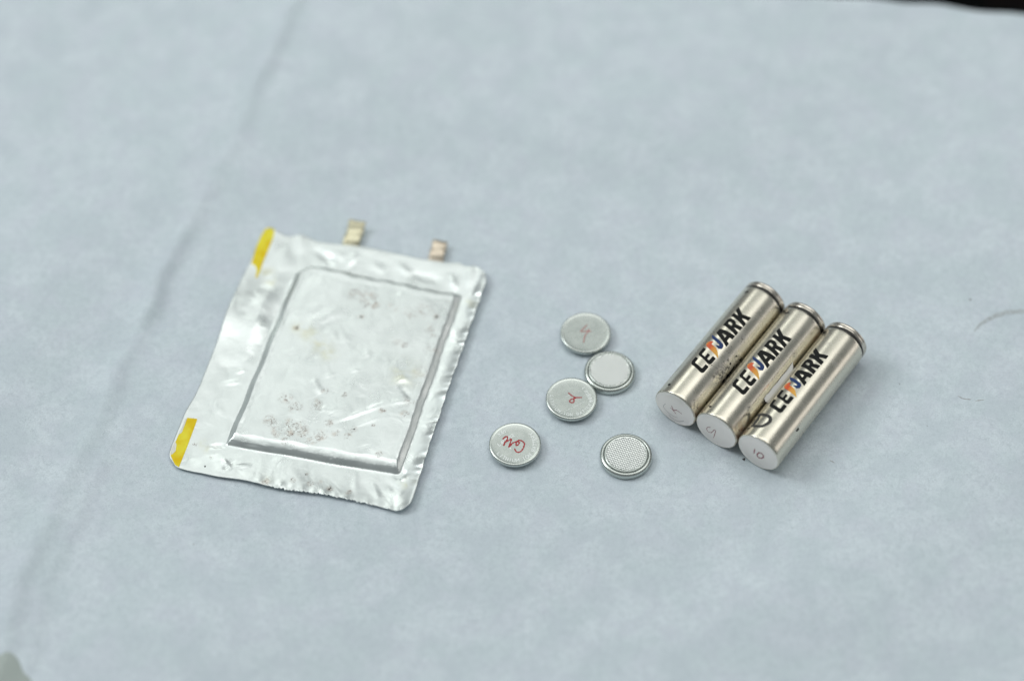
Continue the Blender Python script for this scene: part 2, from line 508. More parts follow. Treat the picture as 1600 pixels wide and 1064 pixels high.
NU, NV = 220, 280
cb, ct = param(curve_pts(BOTTOM, 4), NU), param(curve_pts(TOP, 4), NU)
cl, cr_ = param(curve_pts(LEFT, 4), NV), param(curve_pts(RIGHT, 4), NV)
# nibbled, ragged lower edge and crimped right edge
xb = cb[:, 0]
cb[:, 1] += sstep(xb, 38, 44) * (1 - sstep(xb, 78, 84)) * (0.35 * np.sin(xb * 2.3) * np.sin(xb * 0.9 + 1) + 0.25 * np.sin(xb * 4.7))
vr = cr_[:, 1]
cr_[:, 0] += (0.28 * np.sin(vr * 0.55) * np.sin(vr * 0.21 + 0.7) + 0.06 * np.sin(vr * 2.3)) * sstep(vr, 8, 20)
S, T = np.meshgrid(np.linspace(0, 1, NU), np.linspace(0, 1, NV), indexing='ij')
s_, t_ = S[..., None], T[..., None]
P = (1 - t_) * cb[:, None] + t_ * ct[:, None] + (1 - s_) * cl[None] + s_ * cr_[None] \
    - ((1 - s_) * (1 - t_) * cb[0] + s_ * (1 - t_) * cb[-1] + (1 - s_) * t_ * ct[0] + s_ * t_ * ct[-1])
U, Vv = P[..., 0], P[..., 1]

WRINKLES = [((57.6, 32.3), (72.0, 44.3), 0.55, 1.0), ((57.0, 31.0), (70.5, 41.5), -0.35, 0.8), ((63.6, 31.3), (72.5, 38.2), 0.35, 0.8), ((41.6, 49.1), (47.2, 42.7), 0.5, 1.2), ((45.4, 51.1), (49.9, 53.5), 0.35, 0.8),
            ((54.3, 56.1), (58.3, 57.5), 0.35, 0.7), ((76.6, 53.3), (80.8, 50.0), -0.5, 0.8), ((41.7, 71.6), (51.1, 70.7), 0.4, 1.6), ((44, 74), (47, 69), -0.3, 1.0), ((83, 49.5), (72.0, 44.3), 0.35, 0.9),
            ((32.2, 72.5), (41.6, 84.7), 0.3, 2.0), ((36, 70), (47, 84), -0.25, 2.2), ((56.3, 62.4), (60.1, 67.2), 0.3, 0.9), ((50, 60), (62, 70), 0.22, 1.6), ((26, 52), (44, 52.5), -0.28, 1.8),
            ((27, 58), (33, 61), 0.25, 1.0), ((66, 60), (80, 58), 0.2, 2.5), ((30, 34), (37, 41), 0.2, 1.5), ((48, 36), (56, 37), 0.25, 1.2), ((60, 85), (76, 78), 0.15, 3.0)]
FLANGE_WR = [((3.5, 74), (15, 75), -0.5, 2.2), ((4, 49), (15, 46), -0.35, 2.5), ((8, 40), (15, 43), 0.35, 1.0), ((11, 46), (14, 49), 0.5, 0.9), ((7, 30), (14, 25), 0.3, 1.6), ((2, 84), (10, 92), -0.4, 2.5), ((8, 96), (16, 92), 0.3, 2.0),
             ((12.6, 10.8), (18.3, 12.5), -0.45, 1.0), ((20, 5.5), (24, 2.0), 0.45, 0.9), ((23, 6.5), (21, 1.0), -0.4, 0.9), ((25, 4), (31, 6), 0.4, 1.0), ((70, 12), (73, 3), 0.3, 1.2), ((78, 9), (82, 3), 0.4, 1.2), ((84, 11), (90, 7), -0.4, 1.4), ((45, 9), (52, 2), 0.2, 2.0),
             ((15, 117), (18, 108), 0.5, 2.0), ((24, 112), (33, 107), -0.7, 1.8), ((28, 113), (36, 111), 0.6, 1.8), ((38, 108), (40, 115), 0.7, 1.6), ((47, 111), (54, 108), 0.4, 1.8), ((58, 113), (64, 109), 0.7, 1.7), ((66, 110), (78, 109), -0.7, 1.6), ((80, 112), (84, 106), 0.7, 1.4), ((87, 117), (88, 108), 0.6, 1.6), ((91, 115), (90, 104), -0.5, 1.3)]

FB1 = fbm(U, Vv, 16.0, 2, 3.1)
FB2 = fbm(U, Vv, 5.0, 2, 9.7)
def panel_profile(u, v):
    vf = 12.9 + 0.045 * (u - 18)
    dl, dr = u - 18.0 - 0.012 * (v - 13), 86.7 - u
    df, dt = v - vf, 104.4 - v
    dl = dl + 0.18 * np.sin(v * 0.31 + 1); dr = dr + 0.16 * np.sin(v * 0.22) + 0.05 * np.sin(v * 0.83 + 2) * (1 + np.sin(v * 0.17))
    df = df + 0.15 * np.sin(u * 0.19 + 2); dt = dt + 0.3 * np.sin(u * 0.24) + 0.2 * np.sin(u * 0.71)
    # cut of the upper left corner
    dc = ((u - 18) * 0.72 + (104.4 - v) * 0.70) - 4.2
    hl = 1.7 * sstep(dl, -0.2, 1.3) + 1.4 * sstep(dl, 1.3, 2.8) - 0.45 * sstep(dl, 2.5, 3.8) + 0.1 * sstep(dl, 3.6, 9)
    hr = 3.1 * np.sin(np.clip(dr / 4.0, 0, 1) * math.pi / 2) - 0.40 * sstep(dr, 3.6, 5.0) + 0.1 * sstep(dr, 5.0, 9)
    hf = 0.15 * sstep(df, -1.2, 0.2) + 1.0 * sstep(df, -0.1, 0.75) + 0.5 * sstep(df, 0.95, 1.35) + 1.35 * (1 - (1 - np.clip((df - 1.4) / 5.5, 0, 1)) ** 2)
    hf = hf + 0.06 * np.sin(u * 0.4) * sstep(df, 0.5, 1.5)
    ht = 3.3 * sstep(dt, 0, 3.6) - 0.65 * sstep(dt, 3.6, 5.2) + 0.25 * sstep(dt, 5.2, 12)
    hc = 3.0 * sstep(dc, 0, 3.2)
    h = np.minimum(np.minimum(np.minimum(hl, hr), np.minimum(hf, ht)), hc)
    inside = np.clip(h / 2.8, 0, 1)
    return h, inside, np.minimum.reduce([dl, dr, df, dt])

def pouch_height(u, v, f1, f2, full=True):
    h, ins, dm = panel_profile(u, v)
    dl, dr, db, dt = u - np.interp(v, [a[1] for a in LEFT], [a[0] for a in LEFT]), 94.2 - u, v + 1.0, 118 - v
    lift = 0.35 + 1.5 * np.exp(-(np.maximum(db, 0) / 7.0) ** 1.5) * (0.45 + 0.55 * np.sin(np.clip((u - 2) / 90, 0, 1) * math.pi)) \
        + 2.2 * np.exp(-(np.maximum(dr, 0) / 4.5) ** 1.3) + 0.9 * np.exp(-(np.maximum(dt, 0) / 8.0) ** 1.4) + 0.5 * np.exp(-(np.maximum(dl, 0) / 6.0) ** 1.4)
    # the wide left flap bows along its length
    flap = sstep(18 - u, 0.5, 7)
    lift = lift + flap * (2.1 * np.exp(-((v - 73) / 14.0) ** 2) + 0.6 * np.exp(-((v - 104) / 8.0) ** 2) - 0.1)
    # crimped right edge
    rip = 0.30 * np.sin(v * 0.55 + 1.5 * np.sin(v * 0.23)) * np.sin(v * 0.19 + 0.4) + 0.14 * np.sin(v * 1.5 + 2 * np.sin(v * 0.31)) * np.sin(v * 0.41)
    lift = lift + rip * np.exp(-(np.maximum(dr, 0) / 2.6) ** 1.6) * sstep(v, 6, 16)
    lift = lift + 0.25 * np.sin(u * 1.1) * np.sin(u * 0.37 + 1) * np.exp(-(np.maximum(db, 0) / 2.2) ** 2) * sstep(u, 25, 45)
    fl = 1 - ins
    for a, b, am, wd in FLANGE_WR:
        sd, t = seg_dist(u, v, a, b)
        lift = lift + fl * 0.65 * am * np.exp(-(sd / wd) ** 2) * np.sin(math.pi * np.clip(0.15 + 0.85 * t, 0, 1))
    lift = lift + fl * (0.28 * f1 + 0.05 * f2)
    top = lift * fl + 0.35 * ins + h
    inner = sstep(dm, 3.0, 6.0)
    for a, b, am, wd in WRINKLES:
        sd, t = seg_dist(u, v, a, b)
        top = top + inner * am * 0.40 * np.exp(-(sd / (wd * 1.25)) ** 2) * np.clip(3 * np.minimum(t, 1 - t) + 0.15, 0, 1)
    # round dent near the right wall
    rr = np.hypot(u - 76.5, v - 55.0)
    top = top + inner * (0.16 * np.exp(-((rr - 2.6) / 1.1) ** 2) * (0.5 + 0.5 * np.sin(np.arctan2(v - 55, u - 76.5) - 1.0)) - 0.12 * np.exp(-(rr / 2.0) ** 2))
    top = top + ins * (0.22 * f1 + 0.05 * np.abs(f2))
    # crumpled lower right corner of the panel
    rc = np.hypot(u - 86.6, v - 16.0)
    top = top - 0.9 * np.exp(-(rc / 2.0) ** 2) + 0.55 * np.exp(-((u - 88.3) ** 2 + (v - 14.6) ** 2) / 1.2)
    return top, lift

ZT, ZL = pouch_height(U, Vv, FB1, FB2)
ZT = np.maximum(ZT, 0.25)
ZB = np.maximum(np.minimum(ZT - 0.15, ZL - 0.15), 0.08)
n_ = NU * NV
topv = np.stack([U, Vv, ZT], -1).reshape(-1, 3); botv = np.stack([U, Vv, ZB], -1).reshape(-1, 3)
idx = np.arange(n_).reshape(NU, NV)
F1 = np.stack([idx[:-1, :-1], idx[1:, :-1], idx[1:, 1:], idx[:-1, 1:]], -1).reshape(-1, 4)
F2 = F1[:, ::-1] + n_
ring = np.concatenate([idx[:, 0], idx[-1, 1:], idx[-2::-1, -1], idx[0, -2:0:-1]])
SK = np.stack([ring, ring + n_, np.roll(ring, -1) + n_, np.roll(ring, -1)], -1)
body = mesh("foil_pouch", np.concatenate([topv, botv]).tolist(), np.concatenate([F1, F2, SK]).tolist(), FOIL, pouch)
STAINS = [(45.7, 93.0, 2.0), (48.5, 93.2, 1.6), (52.8, 93.4, 1.4), (54.7, 89.6, 1.5), (51, 89.5, 1.6), (51.3, 82.5, 0.9), (80.2, 89.8, 1.1), (81.3, 80.6, 0.8), (71.8, 73.4, 0.9), (46.9, 38.8, 1.2), (31.8, 26.0, 1.7), (35.7, 22.1, 1.6), (35.8, 20.0, 1.1), (39.4, 26.4, 1.7), (43.3, 25.6, 2.3), (45.1, 23.9, 1.7), (40.9, 22.5, 1.4), (40.3, 18.7, 1.2), (52.7, 24.2, 1.9), (49.8, 20.4, 1.5), (53.9, 30.4, 1.2), (57.6, 26.7, 1.2), (63.0, 26.5, 1.1), (64.2, 30.2, 1.0), (39.5, 34.2, 1.8), (35.0, 37.7, 1.5), (72.2, 41.2, 1.0), (81.0, 41.6, 1.2), (70.8, 33.7, 0.6), (55.9, 44.6, 0.8), (76.9, 21.5, 1.0), (48.2, 44.5, 1.0), (75, 92, 3.5), (70, 88, 3.0), (62, 90, 2.5), (82, 62, 2.6), (50, 91, 3.0), (79, 84, 2.6), (83, 74, 2.5), (68, 74, 2.5), (81, 48, 2.5), (34, 37, 2.6), (47, 37, 2.5),
          (62.6, 2.9, 0.9), (51.8, 7.1, 0.7), (38.2, -0.3, 1.2), (55, 3.5, 1.0), (58, 5.2, 0.8), (70, 3.2, 0.9), (48, 3.0, 0.9), (14.7, 5.8, 0.6), (6.5, 10, 0.7), (28, 71.2, 1.0)]
dirt = np.zeros(n_); green = np.zeros(n_)
uu, vv_ = topv[:, 0], topv[:, 1]
for a, b, r_ in STAINS:
    dirt = np.maximum(dirt, (0.45 if r_ > 2.4 else 1.0) * np.exp(-(((uu - a) ** 2 + (vv_ - b) ** 2) / (r_ * 1.5) ** 2)))
for a, b, r_ in ((28.3, 71.2, 2.2), (43.6, 62.1, 3.0), (34, 70, 3.5), (12.6, 10.0, 2.2), (9.5, 11, 1.8), (7, 97, 3.0), (10, 92, 2.5), (38, 0.5, 2.0), (91, 12, 2.5), (90, 100, 3.0), (40, 66, 4), (76, 60, 5)):
    green = np.maximum(green, np.exp(-(((uu - a) ** 2 + (vv_ - b) ** 2) / r_ ** 2)))
dirt = np.maximum(dirt, 0.10 * sstep(panel_profile(uu, vv_)[2], 2, 5))
attr(body, "dirt", np.r_[dirt, np.zeros(n_)]); attr(body, "green", np.r_[green, np.zeros(n_)])

# height lookup on the finished foil, for what is stuck on it
from mathutils.bvhtree import BVHTree
bvh = BVHTree.FromPolygons([tuple(v) for v in topv], [tuple(f) for f in F1.tolist()])
def on_foil(dz):
    def f(u, v):
        hit = bvh.find_nearest(Vector((u, v, 2.0)))
        h = bvh.ray_cast(Vector((u, v, 30.0)), Vector((0, 0, -1)))
        z = h[0].z if h[0] is not None else hit[0].z
        return (u, v, z + dz)
    return f
BLACKDOT = simple("black_dot", (0.02, 0.02, 0.02), 0.7)
for (a, b, r_) in ((13.7, 1.0, 0.32), (2.1, 4.5, 0.22), (62.6, 2.7, 0.3), (62.9, 3.4, 0.25), (64.2, 30.2, 0.25), (51.8, 7.1, 0.22), (51.3, 82.5, 0.35), (80.2, 89.8, 0.4), (28.3, 71.2, 0.35)):
    decal("speck", lambda x, y, a=a, b=b, r_=r_: np.hypot(x - a, (y - b) * 0.8) - r_, (a - 1, b - 1, a + 1, b + 1), 0.12, on_foil(0.03), BLACKDOT, pouch)

def tape(poly, mat, name, dz, res=0.7):
    f = on_foil(dz)
    return decal(name, lambda x, y: poly_sdf(x, y, [poly]), (-4, -5, 8, 121), res, f, mat, pouch)
tape([(0.3, 117.2), (2.2, 118.2), (4.0, 117.4), (4.6, 114), (4.6, 106), (4.5, 101), (4.6, 96.5), (4.5, 93.0), (3.9, 92.2), (3.2, 96.6), (1.6, 98.6), (0.2, 98.7), (-0.6, 108), (-0.4, 114)], TAPE, "tape", 0.07, 0.5)
tape([(-0.3, 21.0), (3.6, 21.6), (4.3, -1.9), (2.4, -1.2), (0.8, 0.7), (-0.5, 2.4), (-1.4, 4.7), (-1.0, 7.0), (-1.0, 12.6), (-0.1, 14.0)], TAPE, "tape", 0.07, 0.5)
tape([(-0.35, 21.0), (-0.9, 20.2), (-0.9, 16), (-1.3, 12.4), (-1.05, 12.6), (-0.15, 14.0)], CLEAR, "tape_edge", 0.06, 0.4)
tape([(-1.3, 9.5), (-1.5, 5), (-0.4, 2.6), (0.5, 5.0), (-0.2, 8.0)], CLEAR, "tape_edge", 0.1, 0.4)

# folded terminal tabs behind the top edge
def tab(u0, u1, v0, mat, prof, lean, label):
    verts, faces = [], []
    nseg = 7
    for k, (dv, z) in enumerate(prof):
        for i in range(nseg):
            t = i / (nseg - 1)
            verts.append((u0 + (u1 - u0) * t + lean * dv, v0 + dv + 0.6 * (t - 0.5), z + 0.25 * math.sin(t * 5 + k) - 0.1 * t))
    N = len(verts)
    verts += [(x, y, z - 0.22) for x, y, z in verts]
    m = nseg
    for k in range(len(prof) - 1):
        for i in range(m - 1):
            a = k * m + i
            faces += [(a, a + 1, a + m + 1, a + m), (N + a, N + a + m, N + a + m + 1, N + a + 1)]
    K = len(prof) - 1
    rim = list(range(m)) + [k * m + m - 1 for k in range(1, K + 1)] + [K * m + i for i in range(m - 2, -1, -1)] + [k * m for k in range(K - 1, 0, -1)]
    for a, b in zip(rim, rim[1:] + rim[:1]): faces.append((a, N + a, N + b, b))
    o = mesh("tab", verts, faces, mat, pouch, smooth=True); o["label"] = label
    return o
tab(32.8, 39.6, 117.2, TAB_GOLD, [(-1.5, 0.9), (0.8, 1.0), (1.6, 1.9), (3.0, 2.5), (5.0, 2.6), (6.6, 2.3), (8.0, 2.8), (9.6, 4.0), (11.0, 4.6)], 0.0, "pale gold bent tab")
tab(68.8, 74.9, 117.8, TAB_COPPER, [(-1.5, 0.9), (1.2, 1.0), (2.0, 2.0), (3.4, 2.6), (5.0, 2.7), (6.4, 2.4), (8.0, 2.8), (9.6, 3.2)], -0.06, "coppery bent tab")

# ------------------------------------------------------------------ coin cells
COINS = "coin cells scattered on the paper"
GLY = {'L': [[(0, 1), (0, 0), (.6, 0)]], 'I': [[(.3, 0), (.3, 1)]], 'T': [[(0, 1), (.7, 1)], [(.35, 1), (.35, 0)]], 'H': [[(0, 0), (0, 1)], [(.65, 0), (.65, 1)], [(0, .5), (.65, .5)]],
       'U': [[(0, 1), (0, .25), (.2, 0), (.45, 0), (.65, .25), (.65, 1)]], 'M': [[(0, 0), (0, 1), (.4, .4), (.8, 1), (.8, 0)]], 'O': [[(.2, 0), (0, .3), (0, .7), (.2, 1), (.5, 1), (.7, .7), (.7, .3), (.5, 0), (.2, 0)]],
       'N': [[(0, 0), (0, 1), (.65, 0), (.65, 1)]], 'B': [[(0, 0), (0, 1), (.4, 1), (.55, .85), (.55, .65), (.4, .52), (0, .52)], [(.4, .52), (.62, .35), (.62, .15), (.45, 0), (0, 0)]],
       'A': [[(0, 0), (.35, 1), (.7, 0)], [(.13, .36), (.57, .36)]], 'E': [[(.6, 0), (0, 0), (0, 1), (.6, 1)], [(0, .52), (.5, .52)]], 'R': [[(0, 0), (0, 1), (.42, 1), (.6, .85), (.6, .65), (.42, .5), (0, .5)], [(.3, .5), (.62, 0)]],
       'Y': [[(0, 1), (.35, .5), (.7, 1)], [(.35, .5), (.35, 0)]], '2': [[(0, .8), (.15, 1), (.45, 1), (.6, .8), (.6, .6), (0, 0), (.62, 0)]], '0': [[(.2, 0), (0, .3), (0, .7), (.2, 1), (.4, 1), (.6, .7), (.6, .3), (.4, 0), (.2, 0)]],
       '3': [[(0, .9), (.2, 1), (.45, 1), (.58, .8), (.45, .55), (.2, .52)], [(.45, .52), (.6, .3), (.5, .05), (.2, 0), (0, .1)]], '6': [[(.55, .95), (.3, 1), (.05, .7), (0, .3), (.2, 0), (.45, 0), (.6, .25), (.45, .5), (.2, .52), (.02, .35)]],
       'V': [[(0, 1), (.35, 0), (.7, 1)]], '.': [[(.1, 0), (.1, .08)]], '+': [[(.3, .15), (.3, .85)], [(0, .5), (.6, .5)]], ' ': []}
def text_line(txt, x, y, ang, h, space=0.32):
    out, pen = [], 0.0
    ca, sa = math.cos(ang), math.sin(ang)
    for ch in txt:
        w = 0.0
        for st in GLY[ch]:
            out.append([(x + ca * (pen + a * h) - sa * b * h, y + sa * (pen + a * h) + ca * b * h) for a, b in st])
            w = max(w, max(a for a, b in st))
        pen += (w + space) * h if GLY[ch] else 0.5 * h
    return out
def text_arc(txt, r, a0, a1, h):
    """letters with their feet outwards, counter-clockwise from angle a0 to a1"""
    out = []
    for i, ch in enumerate(txt):
        a = a0 + (a1 - a0) * i / (len(txt) - 1)
        for st in GLY[ch]:
            w = 0.35 * h
            out.append([((r - b * h) * math.cos(a) - (g * h - w) * math.sin(a), (r - b * h) * math.sin(a) + (g * h - w) * math.cos(a)) for g, b in st])
    return out

CAN_UP = [(0.0, 0.0), (7.9, 0.0), (8.2, 0.15), (8.4, 0.5), (8.6, 0.55), (9.0, 0.55), (9.45, 0.95), (9.8, 1.5), (9.96, 1.95), (10.0, 2.35), (9.97, 2.65), (9.86, 2.93), (9.66, 3.12), (9.4, 3.2), (9.15, 3.2), (9.0, 3.17), (8.85, 3.12), (8.7, 3.1), (6.0, 3.1), (3.0, 3.1), (0.02, 3.1)]
CAN_DN = [(0.02, 0.0), (6, 0.0), (9.2, 0.0), (9.6, 0.06), (9.86, 0.26), (9.97, 0.55), (10.0, 0.9), (10.0, 1.7), (9.94, 2.05), (9.78, 2.35), (9.5, 2.62), (9.2, 2.78), (8.9, 2.84), (8.68, 2.80), (8.56, 2.68), (8.5, 2.5), (8.5, 2.2)]
SEAL_DN = [(8.55, 2.2), (8.55, 2.55), (8.42, 2.60), (8.3, 2.55), (8.3, 2.2)]
CAP_DN = [(8.36, 2.2), (8.36, 2.66), (8.32, 2.88), (8.2, 3.08), (8.02, 3.18), (7.85, 3.2)]
CAP_FACE = [(8.1, 3.2), (5, 3.2), (2, 3.2), (0.02, 3.2)]

def coin_up(x, y, rz, label, red, red_w, red_mat, texts, tw, scratches=(), shift=0.0, wob=0.25):
    t = thing("coin_cell", (x, y, 0), rz, label, "coin battery", COINS)
    lathe("can", CAN_UP, 128, 'Z', COIN, t)
    top = 3.1
    if texts:
        decal("lettering", lambda a, b: line_sdf(a, b, texts, tw), (-9, -9, 9, 9), 0.10, lambda u, v: (u, v, top + 0.015), ETCH, t)
    if scratches:
        decal("scratch", lambda a, b: line_sdf(a, b, scratches, 0.13), (-9, -9, 9, 9), 0.10, lambda u, v: (u, v, top + 0.025), ETCH, t)
    if red:
        decal("handwriting", lambda a, b: line_sdf(a, b, [curve_pts(l, 5) for l in red], red_w, wob), (-7, -7, 7, 7), 0.08, lambda u, v: (u, v, top + 0.04), red_mat, t)
    return t
def coin_down(x, y, rz, label):
    t = thing("coin_cell", (x, y, 0), rz, label, "coin battery", COINS)
    lathe("can", CAN_DN, 128, 'Z', COIN, t, close=False)
    lathe("seal", SEAL_DN, 128, 'Z', GASKET, t, close=False)
    c = lathe("cap", CAP_DN, 128, 'Z', COIN, t, close=False)
    # stamped grid of low pyramids, edge blended into the cap's rim
    pitch, nn = 0.40, 21
    vs, fs, at = [], [], {}
    for i in range(-nn, nn + 1):
        for j in range(-nn, nn + 1):
            px, py = i * pitch, j * pitch
            r_ = math.hypot(px, py)
            if r_ < 7.75:
                at[i, j] = len(vs)
                vs.append((px, py, 3.13 + (0.13 if (i % 2 and j % 2) else 0.0)))
    for (i, j), k0 in at.items():
        if (i + 1, j) in at and (i + 1, j + 1) in at and (i, j + 1) in at:
            q = (k0, at[i + 1, j], at[i + 1, j + 1], at[i, j + 1])
            if (i % 2) == (j % 2): fs += [(q[0], q[1], q[2]), (q[0], q[2], q[3])]
            else: fs += [(q[0], q[1], q[3]), (q[1], q[2], q[3])]
    kf = mesh("knurled_face", vs, fs, KNURL, c, smooth=False); kf.rotation_euler.z = R(24)
    lathe("face_rim", [(7.9, 3.2), (7.55, 3.19), (7.3, 3.12), (7.3, 3.0)], 128, 'Z', COIN, c, close=False)
    lathe("face_floor", [(7.8, 3.12), (0.02, 3.12)], 96, 'Z', COIN, c, close=False)
    return t

a_ = math.atan2
txt4 = text_line("LIR2032", -5.9, -0.9, R(38), 1.25, 0.30) + text_line("3.6V", -5.9, 3.6, R(37), 1.15) + text_arc("LITHIUM ION BATTERY", 8.3, R(216), R(395), 1.4) + text_line("+", -1.7, -2.8, R(38), 1.3)
red4 = [[(-0.21, -2.29), (0.34, -3.54), (1.25, -3.98), (2.4, -3.32), (3.24, -1.68), (3.57, -0.02), (2.72, 1.11), (1.58, 1.55), (0.65, 0.88), (0.39, -0.64), (0.97, -0.65), (1.68, 0.58), (0.65, 0.88), (-0.85, 0.36), (-1.67, -0.72), (-2.41, -1.4), (-1.89, 0.11), (-1.39, 2.19), (-2.55, 1.52), (-3.71, 0.71), (-4.3, -0.66), (-3.94, 0.58), (-3.0, 1.95), (-2.87, 3.2), (-3.44, 3.35), (-4.14, 2.81), (-4.65, 2.13)]]
coin_up(0.35, -51.33, 0, "coin battery with a thick red scribbled word across its lettered face, nearest to the pouch", red4, 0.46, RED, txt4, 0.27, wob=0.35)
txt3 = text_line("LIR2032", 4.2, 4.6, R(-64), 1.25, 0.30) + text_arc("LITHIUM ION BATTERY", 8.3, R(172), R(344), 1.25) + text_line("3.6V", 6.2, 1.6, R(-80), 1.2)
red3 = [[(-0.95, 2.46), (0.22, 1.13), (1.7, 0.35), (3.81, 0.3), (2.6, 0.22), (1.69, 0.17), (-0.14, -0.52), (-0.82, -1.25), (-0.33, -2.0), (0.57, -2.02), (0.99, -1.11), (0.77, -0.55), (1.69, 0.17)]]
coin_up(22.5, -30.67, 0, "coin battery with a small looped red figure and scratches, touching a textured coin", red3, 0.42, RED, txt3, 0.2,
        [[(-5.01, -7.77), (-2.4, -5.81), (0.35, -4.41), (4.95, -1.76)], [(-2.4, 0.9), (-0.6, 1.4)]])
red1 = [[(0.65, 3.63), (-0.64, 2.1), (-1.93, 0.58), (-0.88, 0.44), (0.37, 0.63), (2.14, 0.36)], [(1.36, 1.5), (0.9, 0.2), (0.15, -0.8), (-0.53, -2.56), (-0.96, -4.75)]]
coin_up(29.02, 0.92, 0, "plain coin battery with a thin red number 4, farthest back of the coins", red1, 0.36, RED3, None, 0)
coin_down(37.76, -17.62, R(10), "textured-face coin battery wedged between the coins marked with a red 4 and a red loop")
coin_down(42.42, -56.97, R(-6), "textured-face coin battery lying alone, nearest to the cylindrical cells' flat ends")

# ------------------------------------------------------------------ cylindrical cells
CYLS = "cylindrical cells lying side by side"
BR = 9.1
CAN = [(8.55, 0.0), (8.85, 0.08), (9.02, 0.28), (9.1, 0.7)] + [(9.1, 0.7 + 60.0 * i / 60) for i in range(1, 61)] + [(9.08, 61.0), (9.0, 61.25), (8.75, 61.45)]
SEALB = [(8.75, 61.40), (8.84, 61.55), (8.86, 62.0), (8.8, 62.5), (8.62, 62.65)]
RIMP = [(8.6, 62.55), (8.82, 62.7), (8.98, 63.0), (9.0, 63.3), (8.90, 63.55), (8.74, 63.75), (8.76, 63.95), (8.90, 64.2), (8.92, 64.5), (8.80, 64.85), (8.5, 65.1), (8.1, 65.2), (7.7, 65.15), (7.55, 64.9)]
TOPSEAL = [(7.6, 65.0), (7.4, 65.05), (6.9, 65.0), (6.6, 64.7), (6.55, 64.4)]
TERM = [(6.6, 64.5), (5.2, 64.5), (4.9, 64.8), (4.7, 65.5), (4.3, 65.8), (0.02, 65.8)]
ENDP = [(8.57, 0.0), (8.3, -0.03), (7.6, -0.03), (7.45, 0.03), (7.3, -0.02), (4, -0.02), (0.02, -0.02)]

LET = {
 'C': [[(19.8, 4.1), (17.4, 4.1), (16.3, 3.6), (15.8, 2.9), (14.5, -1.5), (14.6, -2.35), (15.4, -2.75), (18.5, -2.75), (18.6, -1.4), (16.4, -1.4), (16.1, -1.0), (17.0, 2.4), (17.5, 2.75), (19.5, 2.75)]],
 'E': [[(25.3, 4.0), (21.9, 4.0), (21.1, 3.2), (19.5, -1.8), (19.8, -2.6), (20.6, -2.85), (23.3, -2.85), (23.45, -1.5), (21.2, -1.5), (20.85, -1.15), (21.05, -0.3), (23.1, -0.3), (23.45, 0.75), (21.3, 0.75), (21.8, 2.4), (22.1, 2.65), (24.8, 2.65)]],
 'A': [[(34.0, 3.7), (36.2, 3.7), (36.45, 3.2), (36.6, -3.1), (34.9, -3.1), (34.75, -1.85), (32.7, -1.85), (32.2, -3.1), (30.5, -3.1)], [(34.85, 1.9), (34.8, -0.6), (33.2, -0.6)]],
 'R': [[(38.8, 3.65), (41.9, 3.65), (42.8, 3.0), (42.75, 1.5), (42.2, 0.2), (41.3, -0.5), (41.9, -3.2), (40.2, -3.2), (39.75, -0.75), (39.35, -0.75), (38.8, -3.2), (37.1, -3.2)], [(40.1, 2.45), (41.1, 2.45), (41.3, 2.1), (41.0, 0.85), (40.5, 0.45), (39.5, 0.45)]],
 'K': [[(44.3, 3.45), (45.9, 3.45), (45.1, 0.6), (47.5, 3.45), (49.4, 3.45), (46.7, 0.0), (47.7, -3.35), (46.0, -3.35), (45.3, -0.85), (44.8, -1.0), (44.2, -3.35), (42.5, -3.35)]],
}
ORANGE_P = [(27.2, 4.1), (28.3, 4.25), (29.3, 3.4), (29.5, 2.2), (28.1, 2.2), (27.3, -0.4), (26.4, -1.7), (24.1, -3.7), (24.7, -1.5), (25.5, 1.2), (26.3, 3.2)]
BLUE_P = [(32.6, 5.1), (31.3, 0.8), (30.5, -1.6), (29.8, -2.2), (28.5, -2.4), (27.7, -1.4), (28.4, 0.6), (29.0, -0.9), (29.4, -0.6), (30.8, 3.5)]
MINUS = [(3.2, 5.0), (4.2, 5.2), (4.2, 6.6), (3.4, 6.4)]
PLUS = [[(58.1, 4.7), (58.1, 6.4)], [(57.4, 5.55), (58.9, 5.55)]]

def on_can(off, dr):
    def f(s, v):
        th = v / 9.07 + off; r = BR + dr
        return (s, r * math.sin(th), BR + r * math.cos(th))
    return f
def on_end(dx):
    def f(a, b):
        return (-0.02 - dx, -a, BR + b)
    return f

